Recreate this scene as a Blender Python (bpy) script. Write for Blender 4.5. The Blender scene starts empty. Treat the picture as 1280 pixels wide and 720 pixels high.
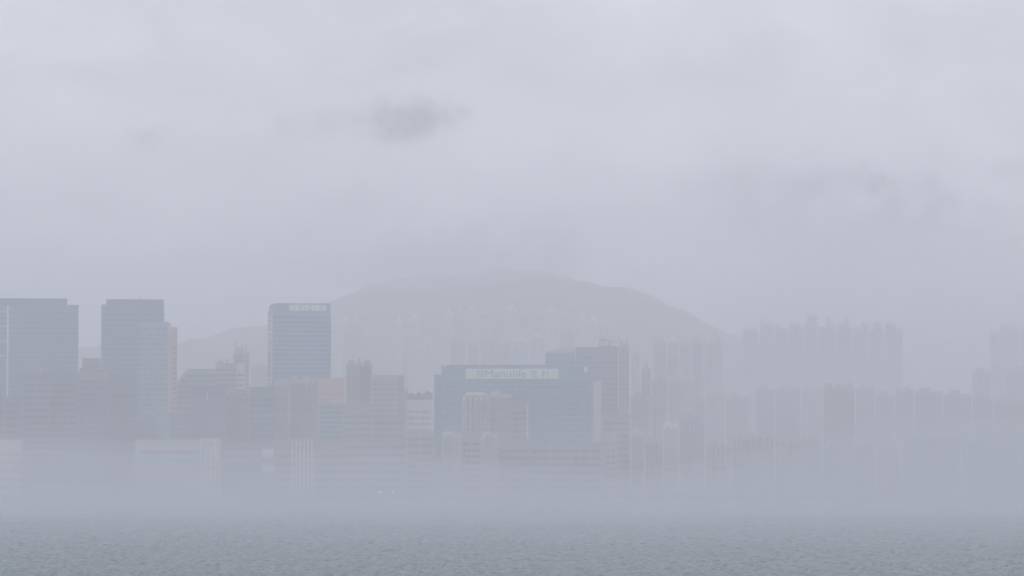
import bpy, bmesh, math, random
import numpy as np
from mathutils import Vector, Matrix

SC = bpy.context.scene
COL = SC.collection
R = math.radians

# ------------------------------------------------------------------ camera
F = 4700.0                       # focal length in pixels of the 1280 px wide photograph
CAM_Z = 20.0
HORIZON = 578.0
PITCH = math.atan((HORIZON - 360.0) / F)
cd = bpy.data.cameras.new('camera')
cam = bpy.data.objects.new('camera', cd)
COL.objects.link(cam)
cd.sensor_width = 36.0
cd.lens = 36.0 * F / 1280.0
cd.clip_start = 1.0
cd.clip_end = 40000.0
cam.location = (0, 0, CAM_Z)
cam.rotation_euler = (R(90) + PITCH, 0, 0)
SC.camera = cam


def at(px, py, Y):
    """the point at depth Y seen at pixel (px, py)"""
    dx, dz, dy = (px - 640.0) / F, (360.0 - py) / F, 1.0
    c, s = math.cos(PITCH), math.sin(PITCH)
    wy = dy * c - dz * s
    wz = dy * s + dz * c
    return Vector((Y * dx / wy, Y, CAM_Z + Y * wz / wy))


def px_of(x, y, z):
    c, s = math.cos(PITCH), math.sin(PITCH)
    z = z - CAM_Z
    d = y * c + z * s
    return 640.0 + F * x / d


# ------------------------------------------------------------------ materials
def new_mat(name):
    m = bpy.data.materials.new(name)
    m.use_nodes = True
    nt = m.node_tree
    return m, nt, nt.nodes['Principled BSDF']


def N(nt, typ, **kw):
    n = nt.nodes.new(typ)
    for k, v in kw.items():
        setattr(n, k, v)
    return n


_walls = {}


def wall_mat(col, rough=0.85, stain=0.22):
    key = (tuple(col), rough, stain)
    if key in _walls:
        return _walls[key]
    m, nt, b = new_mat('painted_concrete')
    tc = N(nt, 'ShaderNodeTexCoord')
    mp = N(nt, 'ShaderNodeMapping')
    mp.inputs['Scale'].default_value = (0.35, 0.35, 0.035)
    nt.links.new(tc.outputs['Object'], mp.inputs['Vector'])
    n1 = N(nt, 'ShaderNodeTexNoise')
    n1.inputs['Scale'].default_value = 1.0
    n1.inputs['Detail'].default_value = 5.0
    nt.links.new(mp.outputs[0], n1.inputs['Vector'])
    n2 = N(nt, 'ShaderNodeTexNoise')
    n2.inputs['Scale'].default_value = 0.09
    n2.inputs['Detail'].default_value = 3.0
    nt.links.new(tc.outputs['Object'], n2.inputs['Vector'])
    ad = N(nt, 'ShaderNodeMath', operation='ADD')
    nt.links.new(n1.outputs['Fac'], ad.inputs[0])
    nt.links.new(n2.outputs['Fac'], ad.inputs[1])
    cr = N(nt, 'ShaderNodeMapRange')
    cr.inputs['From Min'].default_value = 0.7
    cr.inputs['From Max'].default_value = 1.3
    cr.inputs['To Min'].default_value = 1.0 - stain
    cr.inputs['To Max'].default_value = 1.0 + stain * 0.5
    nt.links.new(ad.outputs[0], cr.inputs['Value'])
    mx = N(nt, 'ShaderNodeVectorMath', operation='SCALE')
    mx.inputs[0].default_value = col
    nt.links.new(cr.outputs[0], mx.inputs['Scale'])
    nt.links.new(mx.outputs[0], b.inputs['Base Color'])
    b.inputs['Roughness'].default_value = rough
    _walls[key] = m
    return m


_glass = {}


def glass_mat(col, rough=0.18, pane=1.6, var=0.35):
    """dark curtain-wall glass with panes of slightly different tint"""
    key = (tuple(col), rough, pane, var)
    if key in _glass:
        return _glass[key]
    m, nt, b = new_mat('tinted_glass')
    tc = N(nt, 'ShaderNodeTexCoord')
    mp = N(nt, 'ShaderNodeMapping')
    mp.inputs['Scale'].default_value = (1 / pane, 1 / pane, 1 / 3.1)
    nt.links.new(tc.outputs['Object'], mp.inputs['Vector'])
    fl = N(nt, 'ShaderNodeVectorMath', operation='FLOOR')
    nt.links.new(mp.outputs[0], fl.inputs[0])
    wn = N(nt, 'ShaderNodeTexWhiteNoise', noise_dimensions='3D')
    nt.links.new(fl.outputs[0], wn.inputs['Vector'])
    mr = N(nt, 'ShaderNodeMapRange')
    mr.inputs['To Min'].default_value = 1.0 - var
    mr.inputs['To Max'].default_value = 1.0 + var
    nt.links.new(wn.outputs['Value'], mr.inputs['Value'])
    sc = N(nt, 'ShaderNodeVectorMath', operation='SCALE')
    sc.inputs[0].default_value = col
    nt.links.new(mr.outputs[0], sc.inputs['Scale'])
    nt.links.new(sc.outputs[0], b.inputs['Base Color'])
    b.inputs['Roughness'].default_value = rough
    b.inputs['IOR'].default_value = 1.5
    _glass[key] = m
    return m


_strip = {}


def strip_mat(wall, storey=2.9):
    """one column of flat windows: a pane and a tiled spandrel per storey"""
    key = (tuple(wall), storey)
    if key in _strip:
        return _strip[key]
    m, nt, b = new_mat('window_column')
    tc = N(nt, 'ShaderNodeTexCoord')
    sp = N(nt, 'ShaderNodeSeparateXYZ')
    nt.links.new(tc.outputs['Object'], sp.inputs[0])
    dv = N(nt, 'ShaderNodeMath', operation='DIVIDE')
    dv.inputs[1].default_value = storey
    nt.links.new(sp.outputs['Z'], dv.inputs[0])
    fr = N(nt, 'ShaderNodeMath', operation='FRACT')
    nt.links.new(dv.outputs[0], fr.inputs[0])
    lt = N(nt, 'ShaderNodeMath', operation='LESS_THAN')
    lt.inputs[1].default_value = 0.5
    nt.links.new(fr.outputs[0], lt.inputs[0])
    fl = N(nt, 'ShaderNodeMath', operation='FLOOR')
    nt.links.new(dv.outputs[0], fl.inputs[0])
    wn = N(nt, 'ShaderNodeTexWhiteNoise', noise_dimensions='1D')
    nt.links.new(fl.outputs[0], wn.inputs['W'])
    g = N(nt, 'ShaderNodeVectorMath', operation='SCALE')
    g.inputs[0].default_value = tuple(c * .42 for c in wall)
    ma = N(nt, 'ShaderNodeMath', operation='ADD')
    ma.inputs[1].default_value = 0.5
    nt.links.new(wn.outputs['Value'], ma.inputs[0])
    nt.links.new(ma.outputs[0], g.inputs['Scale'])
    mx = N(nt, 'ShaderNodeMix', data_type='RGBA')
    nt.links.new(lt.outputs[0], mx.inputs['Factor'])
    nt.links.new(g.outputs[0], mx.inputs[6])
    mx.inputs[7].default_value = tuple(c * 0.66 for c in wall) + (1,)
    nt.links.new(mx.outputs[2], b.inputs['Base Color'])
    rr = N(nt, 'ShaderNodeMapRange')
    rr.inputs['To Min'].default_value = 0.2
    rr.inputs['To Max'].default_value = 0.85
    nt.links.new(lt.outputs[0], rr.inputs['Value'])
    nt.links.new(rr.outputs[0], b.inputs['Roughness'])
    _strip[key] = m
    return m


# linear base colours
CONC = (0.28, 0.295, 0.315)
PALE = (0.52, 0.52, 0.51)
WHITE = (0.68, 0.68, 0.67)
GREY = (0.20, 0.215, 0.25)
DARK = (0.10, 0.115, 0.145)
PINK = (0.46, 0.33, 0.31)
ROSE = (0.36, 0.27, 0.26)
BROWN = (0.26, 0.20, 0.18)
TAN = (0.42, 0.37, 0.31)
G_BLUE = (0.035, 0.075, 0.16)
G_DEEP = (0.03, 0.07, 0.15)
G_TEAL = (0.05, 0.15, 0.17)
G_PALE = (0.10, 0.16, 0.24)
G_DARK = (0.075, 0.09, 0.12)
METAL = (0.16, 0.17, 0.18)


# ------------------------------------------------------------------ object helpers
def tag(o, label, cat, group=None, kind=None):
    o['label'] = label
    o['category'] = cat
    if group:
        o['group'] = group
    if kind:
        o['kind'] = kind
    return o


class MB:
    """collects boxes, prisms and tubes; build() links them as ONE mesh object"""

    def __init__(self):
        self.v, self.f = [], []

    def box(self, x0, x1, y0, y1, z0, z1):
        b = len(self.v)
        self.v += [(x, y, z) for z in (z0, z1) for x, y in ((x0, y0), (x1, y0), (x1, y1), (x0, y1))]
        self.f += [tuple(b + i for i in q) for q in
                   ((3, 2, 1, 0), (4, 5, 6, 7), (0, 1, 5, 4), (1, 2, 6, 5), (2, 3, 7, 6), (3, 0, 4, 7))]
        return self

    def prism(self, poly, z0, z1):
        """plan outline (counter-clockwise) extruded upwards"""
        b, n = len(self.v), len(poly)
        self.v += [(x, y, z0) for x, y in poly] + [(x, y, z1) for x, y in poly]
        self.f.append(tuple(b + i for i in reversed(range(n))))
        self.f.append(tuple(b + n + i for i in range(n)))
        for i in range(n):
            j = (i + 1) % n
            self.f.append((b + i, b + j, b + n + j, b + n + i))
        return self

    def slab(self, outline, y0, y1):
        """front outline in x,z (counter-clockwise seen from the front) given a depth"""
        b, n = len(self.v), len(outline)
        self.v += [(x, y0, z) for x, z in outline] + [(x, y1, z) for x, z in outline]
        self.f.append(tuple(b + i for i in range(n)))
        self.f.append(tuple(b + n + i for i in reversed(range(n))))
        for i in range(n):
            j = (i + 1) % n
            self.f.append((b + j, b + i, b + n + i, b + n + j))
        return self

    def bar(self, a, c, r, n=6):
        a, c = Vector(a), Vector(c)
        d = (c - a).normalized()
        u = d.orthogonal().normalized()
        w = d.cross(u)
        b = len(self.v)
        for p in (a, c):
            for i in range(n):
                t = 2 * math.pi * i / n
                self.v.append(tuple(p + r * (u * math.cos(t) + w * math.sin(t))))
        for i in range(n):
            j = (i + 1) % n
            self.f.append((b + i, b + j, b + n + j, b + n + i))
        self.f.append(tuple(b + i for i in reversed(range(n))))
        self.f.append(tuple(b + n + i for i in range(n)))
        return self

    def build(self, name, mat, parent=None, smooth=False):
        me = bpy.data.meshes.new(name)
        me.from_pydata(self.v, [], self.f)
        me.materials.append(mat)
        if smooth:
            me.polygons.foreach_set('use_smooth', [True] * len(me.polygons))
        o = bpy.data.objects.new(name, me)
        COL.objects.link(o)
        if parent:
            o.parent = parent
        return o


FOOT = []        # footprints, for the overlap check while building


# ------------------------------------------------------------------ terrain
RIDGE_Y = 4700.0
PROFILE = [(-700, 560), (-300, 500), (-120, 452), (0, 440), (100, 434), (180, 434), (225, 428), (270, 418), (335, 404), (370, 392),
           (410, 375), (450, 360), (500, 349), (545, 346), (580, 344), (620, 342), (655, 339), (682, 336.5), (692, 341), (703, 347),
           (730, 351), (760, 357), (795, 365), (820, 373), (850, 386), (880, 405), (905, 416), (940, 425),
           (1000, 440), (1100, 470), (1200, 500), (1400, 530), (2000, 570)]
_px = np.array([(p - 640.0) / F * RIDGE_Y for p, _ in PROFILE])
_pz = np.array([at(640, y, RIDGE_Y).z for _, y in PROFILE])
rng = np.random.RandomState(7)
_hw = [(rng.uniform(0.002, 0.02), rng.uniform(0, 6.28), rng.uniform(0, 6.28), rng.uniform(0.4, 1.0)) for _ in range(26)]


def terrain(x, y):
    x = np.asarray(x, float)
    y = np.asarray(y, float)
    k = np.interp(x / np.where(y < RIDGE_Y, 0.55 + 0.45 * y / RIDGE_Y, 1.0), _px, _pz)
    u = np.clip((y - 3350.0) / (RIDGE_Y - 3350.0), 0, 1)
    d = np.clip((7600.0 - y) / (7600.0 - RIDGE_Y), 0, 1)
    s = np.where(y < RIDGE_Y, 0.35 * u + 0.65 * u * u * (3 - 2 * u), d * d * (3 - 2 * d))
    n = np.zeros_like(k * s)
    for w, a, p, am in _hw:
        n = n + am * np.sin(w * (x * math.cos(a) + y * math.sin(a)) + p) / (1 + w * 150)
    spur = 1.0 + 0.035 * n * np.clip(1 - np.abs(y - RIDGE_Y) / 1200, 0.0, 1) * np.where(np.abs(y - RIDGE_Y) < 60, 0.25, 1)
    return k * s * spur - 3.0 * (1 - np.clip(s * 8, 0, 1))


LAND_Z = 1.5


def ground_z(x, y):
    return max(LAND_Z, float(terrain(x, y)))


# ------------------------------------------------------------------ buildings
def place(x0, x1, ytop, Y, D, rot):
    """an upright box of depth D whose silhouette fills x0..x1 and whose front top edge is at ytop"""
    pm = (x0 + x1) / 2
    p = at(pm, ytop, Y)
    az = math.atan2(p.x, Y)
    rz = -az + R(rot)
    W = (x1 - x0) / F * Y
    cx, cy = p.x, Y + D / 2
    zt = p.z
    for _ in range(12):
        e = []
        for sx in (-1, 1):
            for sy in (-1, 1):
                lx, ly = sx * W / 2, sy * D / 2
                wx = cx + lx * math.cos(rz) - ly * math.sin(rz)
                wy = cy + lx * math.sin(rz) + ly * math.cos(rz)
                e.append(px_of(wx, wy, zt))
        lo, hi = min(e), max(e)
        W = max(3.0, W + ((x1 - x0) - (hi - lo)) / F * Y * 0.9)
        cx += ((x0 + x1) / 2 - (lo + hi) / 2) / F * Y
    gz = min(ground_z(cx + dx, cy + dy) for dx in (-W / 2, W / 2) for dy in (-D / 2, D / 2)) - 0.4
    if gz < LAND_Z:
        gz = LAND_Z
    FOOT.append((cx, cy, W, D, rz))
    return cx, cy, gz, rz, W, zt - gz


def roof_kit(root, W, D, H, roof, wall, seed):
    """plant rooms, tanks and masts: [(kind, f0, f1, h)] with f as a share of the width"""
    rnd = random.Random(seed)
    for it in roof:
        if it[0] == 'room':
            _, f0, f1, h = it
            a, b = -W / 2 + f0 * W, -W / 2 + f1 * W
            d0 = D * rnd.uniform(0.12, 0.25)
            MB().box(a, b, -D / 2 + d0, D / 2 - D * 0.15, H, H + h).build('plant_room', wall_mat(wall), root)
        elif it[0] == 'mast':
            _, f, h = it
            x = -W / 2 + f * W
            MB().bar((x, 0, H), (x, 0, H + h), 0.28).bar((x - 0.9, 0, H + h * 0.7), (x + 0.9, 0, H + h * 0.7), 0.14).build('mast', wall_mat(METAL), root)
        elif it[0] == 'tank':
            _, f, h = it
            x = -W / 2 + f * W
            MB().bar((x, 0, H), (x, 0, H + h), min(2.2, W * 0.16), 12).build('water_tank', wall_mat(wall), root)


def make_root(name, label, cat, group, cx, cy, gz, rz):
    o = bpy.data.objects.new(name, None)
    o.empty_display_size = 5
    COL.objects.link(o)
    o.location = (cx, cy, gz)
    o.rotation_euler = (0, 0, rz)
    tag(o, label, cat, group)
    return o


SEED = [0]


def office(name, label, x0, x1, ytop, Y, wall=GREY, glass=G_BLUE, D=26, rot=0, storey=3.4, share=0.6, cat='office tower',
           group=None, roof=(), pane=1.6, crown=1.8, z_first=4.0, cut=None, flush=0.12):
    """walls, a glazing band round every storey, a parapet, a roof kit. cut = (left, down): a chamfered top corner"""
    SEED[0] += 1
    cx, cy, gz, rz, W, H = place(x0, x1, ytop, Y, D, rot)
    root = make_root(name, label, cat, group, cx, cy, gz, rz)
    wm, gm = wall_mat(wall), glass_mat(glass, pane=pane, var=.5)
    w2, d2 = W / 2, D / 2
    if cut:
        cl, cdn = cut
        MB().slab([(-w2, 0), (w2, 0), (w2, H), (-w2 + cl, H), (-w2, H - cdn)], -d2, d2).build('wall', wm, root)
    else:
        MB().box(-w2, w2, -d2, d2, 0, H).build('wall', wm, root)
    z = z_first
    e = flush
    while z + storey * share < H - crown:
        l = -w2
        if cut and z + storey > H - cut[1]:
            l = -w2 + cut[0] * (z + storey - (H - cut[1])) / cut[1] + 0.5
        MB().box(l - e, w2 + e, -d2 - e, d2 + e, z, z + storey * share).build('window_band', gm, root)
        z += storey
    if cat == 'factory building':
        rp_ = random.Random(SEED[0] + 500)
        npier = max(2, int(W / rp_.uniform(4.5, 8)))
        kf = rp_.uniform(.8, 1.2)
        pm_ = wall_mat(tuple(c * kf for c in wall))
        for i in range(npier + 1):
            a = -w2 + (W - .9) * i / npier
            MB().box(a, a + .9, -d2 - .45, -d2 - e - .004, 0, H + .4).build('pier', pm_, root)
    if not cut:
        pb = MB()
        t, h = 0.35, 1.1
        pb.box(-w2 - .15, w2 + .15, -d2 - .15, -d2 + t, H, H + h).box(-w2 - .15, w2 + .15, d2 - t, d2 + .15, H, H + h)
        pb.box(-w2 - .15, -w2 + t, -d2 + t, d2 - t, H, H + h).box(w2 - t, w2 + .15, -d2 + t, d2 - t, H, H + h)
        pb.build('parapet', wm, root)
    roof_kit(root, W, D, H, roof, wall, SEED[0])
    return root, W, D, H


def apartment(name, label, x0, x1, ytop, Y, wall=PALE, D=18, rot=0, bays=None, cat='apartment tower', group=None,
              roof=(('room', 0.3, 0.7, 5),), trim=None, storey=2.9, bay_col=None, recess=GREY):
    """a core with projecting bays, each with a column of windows; dark light-wells between them"""
    SEED[0] += 1
    cx, cy, gz, rz, W, H = place(x0, x1, ytop, Y, D, rot)
    root = make_root(name, label, cat, group, cx, cy, gz, rz)
    w2, d2 = W / 2, D / 2
    n = bays or max(2, min(9, round(W / 5.2)))
    proj = min(2.6, D * 0.14)
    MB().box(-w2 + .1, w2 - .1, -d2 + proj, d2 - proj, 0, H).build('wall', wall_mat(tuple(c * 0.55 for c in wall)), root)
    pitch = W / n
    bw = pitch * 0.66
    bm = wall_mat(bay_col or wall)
    sm = strip_mat(wall, storey)
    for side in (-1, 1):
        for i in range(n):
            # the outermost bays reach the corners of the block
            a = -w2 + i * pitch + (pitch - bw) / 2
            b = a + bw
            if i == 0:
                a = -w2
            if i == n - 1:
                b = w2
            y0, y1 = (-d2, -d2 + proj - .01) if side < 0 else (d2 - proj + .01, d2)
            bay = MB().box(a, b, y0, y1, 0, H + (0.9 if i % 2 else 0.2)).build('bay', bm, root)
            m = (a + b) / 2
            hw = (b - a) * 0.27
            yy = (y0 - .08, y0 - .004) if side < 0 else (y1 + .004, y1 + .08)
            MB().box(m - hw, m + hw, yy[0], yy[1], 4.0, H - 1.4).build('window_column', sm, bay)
    for sx in (-1, 1):
        yy = D * 0.16
        MB().box(min(sx * w2, sx * (w2 - .095)), max(sx * w2, sx * (w2 - .095)), -yy, yy, 4.0, H - 1.4).build('window_column', sm, root)
    MB().box(-w2 + .3, w2 - .3, -d2 + proj + .2, d2 - proj - .2, H + .01, H + 1.2).build('roof_slab', wall_mat(wall), root)
    roof_kit(root, W, D, H + 1.2, roof, wall, SEED[0])
    return root, W, D, H


# ================================================================== LEFT CLUSTER
r, W, D, H = office('office_tower', 'widest dark glass office tower, stepped roof and pale vertical fin, cut by the frame', -46, 98, 383, 2400,
                    wall=(.055, .122, .228), glass=G_DEEP, D=34, storey=3.1, share=0.62, roof=(('mast', 0.55, 2), ('mast', 0.7, 2.5), ('mast', .86, 2)))
sx = W / 144.0
MB().box(-W / 2 + .5, -W / 2 + 130 * sx, -D / 2 + 1.0, D / 2 - 3, H + .02, H + 5.2).build('upper_storey', glass_mat(G_DEEP, var=.2), r)
MB().box(-W / 2 + 54.5 * sx, -W / 2 + 56.8 * sx, -D / 2 - 1.2, -D / 2 - .15, 0, H + .3).build('fin', wall_mat(WHITE), r)
for k in range(4):
    MB().box(-W / 2 - .3, -W / 2 + 54 * sx, -D / 2 - .9, -D / 2 - .2, H - 4 - k * 9.5, H - 2.4 - k * 9.5).build('ledge', wall_mat((.27, .28, .3)), r)

r, W, D, H = office('industrial_building', 'grey block with a pale roof house, standing before the widest glass tower', 28, 62, 469, 2140,
                    wall=GREY, glass=G_DARK, D=24, storey=3.6, share=.45, cat='factory building', roof=(('room', .15, .74, 5.5), ('tank', .9, 3)))
MB().box(-W / 2 - .5, W / 2 + .5, -D / 2 - .6, -D / 2 - .16, H - 3.2, H + 1.0).build('cornice', wall_mat(DARK), r)
office('industrial_building', 'grey flat roofed block joined to the right of the roof house block', 62.6, 97, 471, 2146,
       wall=(.14, .165, .21), glass=G_DARK, D=22, storey=3.6, share=.5, cat='factory building', roof=(('room', .3, .48, 6), ('room', .6, .9, 3)))
office('office_block', 'dark blue box top seen in the gap between the two largest left towers', 103, 126, 450, 2440,
       wall=DARK, glass=G_DEEP, D=22, storey=3.3, share=.6, cat='office block')
r, W, D, H = office('industrial_building', 'darkest block below the tower gap, brownish top band and rooftop lumps', 97.6, 134, 467, 2128,
                    wall=(.115, .135, .175), glass=G_DARK, D=22, storey=3.7, share=.5, cat='factory building',
                    roof=(('room', .05, .25, 3.2), ('room', .35, .5, 2.2), ('tank', .72, 2.6)))
MB().box(-W / 2 - .35, W / 2 + .35, -D / 2 - .5, -D / 2 - .16, H - 3.6, H + .9).build('cornice', wall_mat(BROWN), r)
office('industrial_building', 'dark plain block at the foot of the tall twin-stepped dark tower', 134.6, 171, 470, 2164,
       wall=(.105, .13, .175), glass=G_DARK, D=22, storey=3.7, share=.48, cat='factory building', roof=(('room', .55, .85, 2.2),))
r, W, D, H = office('office_tower', 'tall dark slab tower rising behind a paler pink-edged tower', 127, 205, 383, 2340,
                    wall=(.05, .112, .21), glass=G_DEEP, D=30, storey=3.1, share=.6,
                    roof=(('mast', .62, 6.4), ('mast', .3, 5.4), ('mast', .45, 5.2), ('mast', .2, 5.2)))
sx = W / 78.0
MB().box(-W / 2 + 6 * sx, W / 2 - .2, -D / 2 + .8, D / 2 - 2, H + .02, H + 4.4).build('upper_storey', wall_mat((.085, .095, .13)), r)
r, W, D, H = office('office_tower', 'pale blue glass tower with pinkish edge fin, in front of the dark slab', 172, 210, 405, 2250,
                    wall=(.21, .25, .33), glass=G_PALE, D=26, storey=3.0, share=.7, pane=1.2, roof=(('room', .7, 1.0, 1.4),))
MB().box(W / 2 + .14, W / 2 + 1.8, -D / 2 - .7, D / 2 - 6, 0, H + .6).build('fin', wall_mat(PINK), r)
sw = MB().box(W / 2 + 1.81, W / 2 + 5.6, -D / 2 + .4, D / 2 - 4, 0, H - 1.8).build('side_wing', wall_mat(ROSE), r)
for k in range(28):
    MB().box(W / 2 + 2.6, W / 2 + 5.0, -D / 2 + .28, -D / 2 + .38, 5 + k * 3.0, 6.5 + k * 3.0).build('window', glass_mat(G_DARK), sw)
office('industrial_building', 'mid grey block by the left frame edge, above a low pale shed', -34, 27, 498, 2108,
       wall=(.15, .17, .205), glass=G_DARK, D=22, storey=3.8, share=.5, cat='factory building')
office('waterfront_shed', 'low pale flat shed at the left frame edge on the waterfront', -24, 27.5, 552, 2044,
       wall=PALE, glass=(.33, .33, .34), D=20, storey=4.5, share=.4, cat='shed', roof=(('room', .4, .48, 3),))
office('industrial_building', 'squat dark block under the pale pink-edged tower', 171.6, 196, 524, 2106,
       wall=(.13, .15, .19), glass=G_DARK, D=20, storey=3.6, share=.45, cat='factory building')
office('industrial_building', 'squat grey block between the pink-edged tower and the darkest front block', 211, 239, 519, 2120,
       wall=(.15, .17, .21), glass=G_DARK, D=20, storey=3.6, share=.45, cat='factory building')

# the long waterfront building with teal bands
cx, cy, gz, rz, W, H = place(170, 276, 549, 2036, 22, 0)
D = 22
r = make_root('pier_building', 'long low pale waterfront building with two teal bands and a ribbed end block', 'pier building', None, cx, cy, gz, rz)
s = W / 106.0
MB().box(-W / 2, -W / 2 + 80 * s, -D / 2, D / 2, 0, H - .3).build('wall', wall_mat((.40, .41, .42)), r)
MB().box(-W / 2 - .3, -W / 2 + 3 * s, -D / 2 - .5, D / 2 + .2, 0, H).build('end_pier', wall_mat(PALE), r)
MB().box(-W / 2 + 6 * s, -W / 2 + 79 * s, -D / 2 - .3, -D / 2 - .01, H - 8.0, H - 6.2).build('window_band', glass_mat((.03, .10, .12)), r)
MB().box(-W / 2 + 6 * s, -W / 2 + 79 * s, -D / 2 - .25, -D / 2 - .01, H - 12.8, H - 10.2).build('teal_band', wall_mat((.12, .44, .47)), r)
e = MB().box(-W / 2 + 80.2 * s, W / 2, -D / 2 - .6, D / 2 - 2, 0, H + .6).build('stair_block', wall_mat(PALE), r)
for k in range(4):
    a = -W / 2 + (83 + k * 6) * s
    MB().box(a, a + 2.6 * s, -D / 2 - .7, -D / 2 - .61, 3, H - 1.2).build('window_column', strip_mat(PALE, 3.2), e)

# ================================================================== BETWEEN THE TALL TOWERS
r, W, D, H = office('office_block', 'teal-tinted glass block with its top corner cut off in a slope', 221, 269, 461, 2290,
                    wall=(.24, .27, .28), glass=(.05, .11, .13), D=26, storey=3.3, share=.6, cut=(6.5, 8.5), cat='office block')
r, W, D, H = office('office_block', 'grey block with a striped right edge, beside the sloped-corner block', 269.5, 305, 456, 2300,
                    wall=(.26, .27, .28), glass=G_DARK, D=24, storey=3.2, share=.42, cat='office block',
                    roof=(('room', .05, .3, 2.4), ('mast', .4, 4), ('mast', .15, 4)))
lb = MB().box(W / 2 - 4.4, W / 2 + .35, -D / 2 - .6, -D / 2 - .14, 0, H + .8).build('balcony_stack', wall_mat((.5, .51, .53)), r)
for k in range(int((H - 6) / 3.2)):
    MB().box(W / 2 - 3.8, W / 2 - .4, -D / 2 - .68, -D / 2 - .605, 4 + k * 3.2, 5.6 + k * 3.2).build('window', glass_mat(G_DARK), lb)
apartment('apartment_tower', 'narrow tower with thin roof masts behind the stripe-edged grey block', 291.5, 312, 442, 2420, wall=(.36, .36, .37), D=16,
          roof=(('room', .1, .75, 3.0), ('mast', .15, 7), ('mast', .55, 5.5), ('mast', .8, 5)))
r, W, D, H = office('industrial_building', 'darkest plain front block with a tiny white sign, before the sloped-corner block', 240, 281, 484, 2130,
                    wall=(.10, .12, .16), glass=G_DARK, D=24, storey=3.7, share=.5, cat='factory building', roof=(('room', .1, .3, 1.5),))
MB().box(-.9, .3, -D / 2 - .4, -D / 2 - .16, H - 6.5, H - 2.5).build('sign_panel', wall_mat(WHITE), r)
apartment('apartment_block', 'greyish mauve block with a pale edge strip, right of the darkest front block', 281.6, 311.5, 490, 2160,
          wall=(.30, .29, .31), D=18, bays=4, cat='apartment block', roof=(('room', .1, .4, 2),))
apartment('apartment_tower', 'pale distant block above the dark blue cube, touching the sign-topped tower', 313, 336, 457, 2700, wall=PALE, D=18, bays=4,
          roof=(('room', .1, .3, 2.5), ('room', .6, .85, 2)))
office('office_block', 'dark blue cube below the tall tower with the white roof sign', 312, 343.4, 486, 2140,
       wall=(.105, .135, .19), glass=(.03, .045, .08), D=22, storey=3.5, share=.66, cat='office block')
# the tall blue tower
r, W, D, H = office('office_tower', 'tall blue striped glass tower with white rooftop sign, alone before the hillside', 335, 413.5, 390.5, 2310,
                    wall=(.155, .205, .31), glass=(.035, .08, .19), D=30, rot=5, storey=2.85, share=.58, crown=.4, pane=2.4)
cr = MB().prism([(-W / 2 + .6, -D / 2 + .3), (W / 2 - .3, -D / 2 + .3), (W / 2 - .3, D / 2 - 1), (-W / 2 + .6, D / 2 - 1)], H + .01, H + 5.2).build(
    'crown_storey', wall_mat((.17, .18, .2)), r)
MB().box(-W / 2 + 2.5, W / 2 - .25, -D / 2 + .0, D / 2 - 1.5, H + 5.21, H + 5.6).build('roof_slab', wall_mat(METAL), r)
MB().box(-W / 2 - .35, -W / 2 + .35, -D / 2 - .35, -D / 2 + .5, 0, H + .9).build('corner_fin', wall_mat((.5, .53, .58)), r)
sg = MB().box(-W / 2 + 10.2, -W / 2 + 33.0, -D / 2 - .12, -D / 2 + .28, H + .7, H + 4.9).build('sign_board', wall_mat((.30, .31, .33)), r)
gl = MB()
x = -W / 2 + 10.8
for w, kind in ((.9, 'i'), (2.6, 'o'), (2.6, 'e'), (2.4, 'o'), (2.6, 'h'), (2.4, 'o'), (2.4, 'e'), (.9, 'i'), (.9, 'i')):
    y0, y1, z0, z1 = -D / 2 - .45, -D / 2 - .13, H + 1.1, H + 4.5
    t = .7
    if kind == 'i':
        gl.box(x, x + w, y0, y1, z0, z1)
    else:
        gl.box(x, x + t, y0, y1, z0, z1)
        gl.box(x + t + .01, x + w, y0, y1, (z0 + z1) / 2 - .3, (z0 + z1) / 2 + .3)
        if kind != 'h':
            gl.box(x + t + .01, x + w, y0, y1, z0, z0 + t)
            gl.box(x + t + .01, x + w, y0, y1, z1 - t, z1)
        if kind != 'e':
            gl.box(x + w + .01, x + w + t, y0, y1, z0, z1)
            x += .4
    x += w + .42
gl.build('sign_character', wall_mat((.8, .8, .8), stain=.05), sg)

apartment('apartment_block', 'pale-edged grey block directly under the striped blue tower', 343.8, 362, 479, 2150, wall=(.40, .40, .41), D=18, bays=3, cat='apartment block',
          roof=(('room', .3, .8, 1.6),))
apartment('apartment_block', 'pinkish ribbed block under the striped blue tower', 362.6, 394, 477, 2166, wall=(.40, .33, .31), D=18, bays=6, cat='apartment block',
          roof=(('room', .1, .3, 2), ('room', .5, .8, 1.6)))
office('industrial_building', 'salmon pink block right of the striped blue tower, above teal glass', 397, 431, 475, 2220,
       wall=(.50, .33, .30), glass=(.34, .23, .21), D=22, storey=3.4, share=.3, cat='factory building', roof=(('room', .6, .9, 1.8),))
office('office_block', 'short teal glass block in front of the salmon pink block', 399.5, 428, 506, 2140,
       wall=(.22, .29, .31), glass=G_TEAL, D=20, storey=2.8, share=.6, cat='office block', crown=.6)
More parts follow.
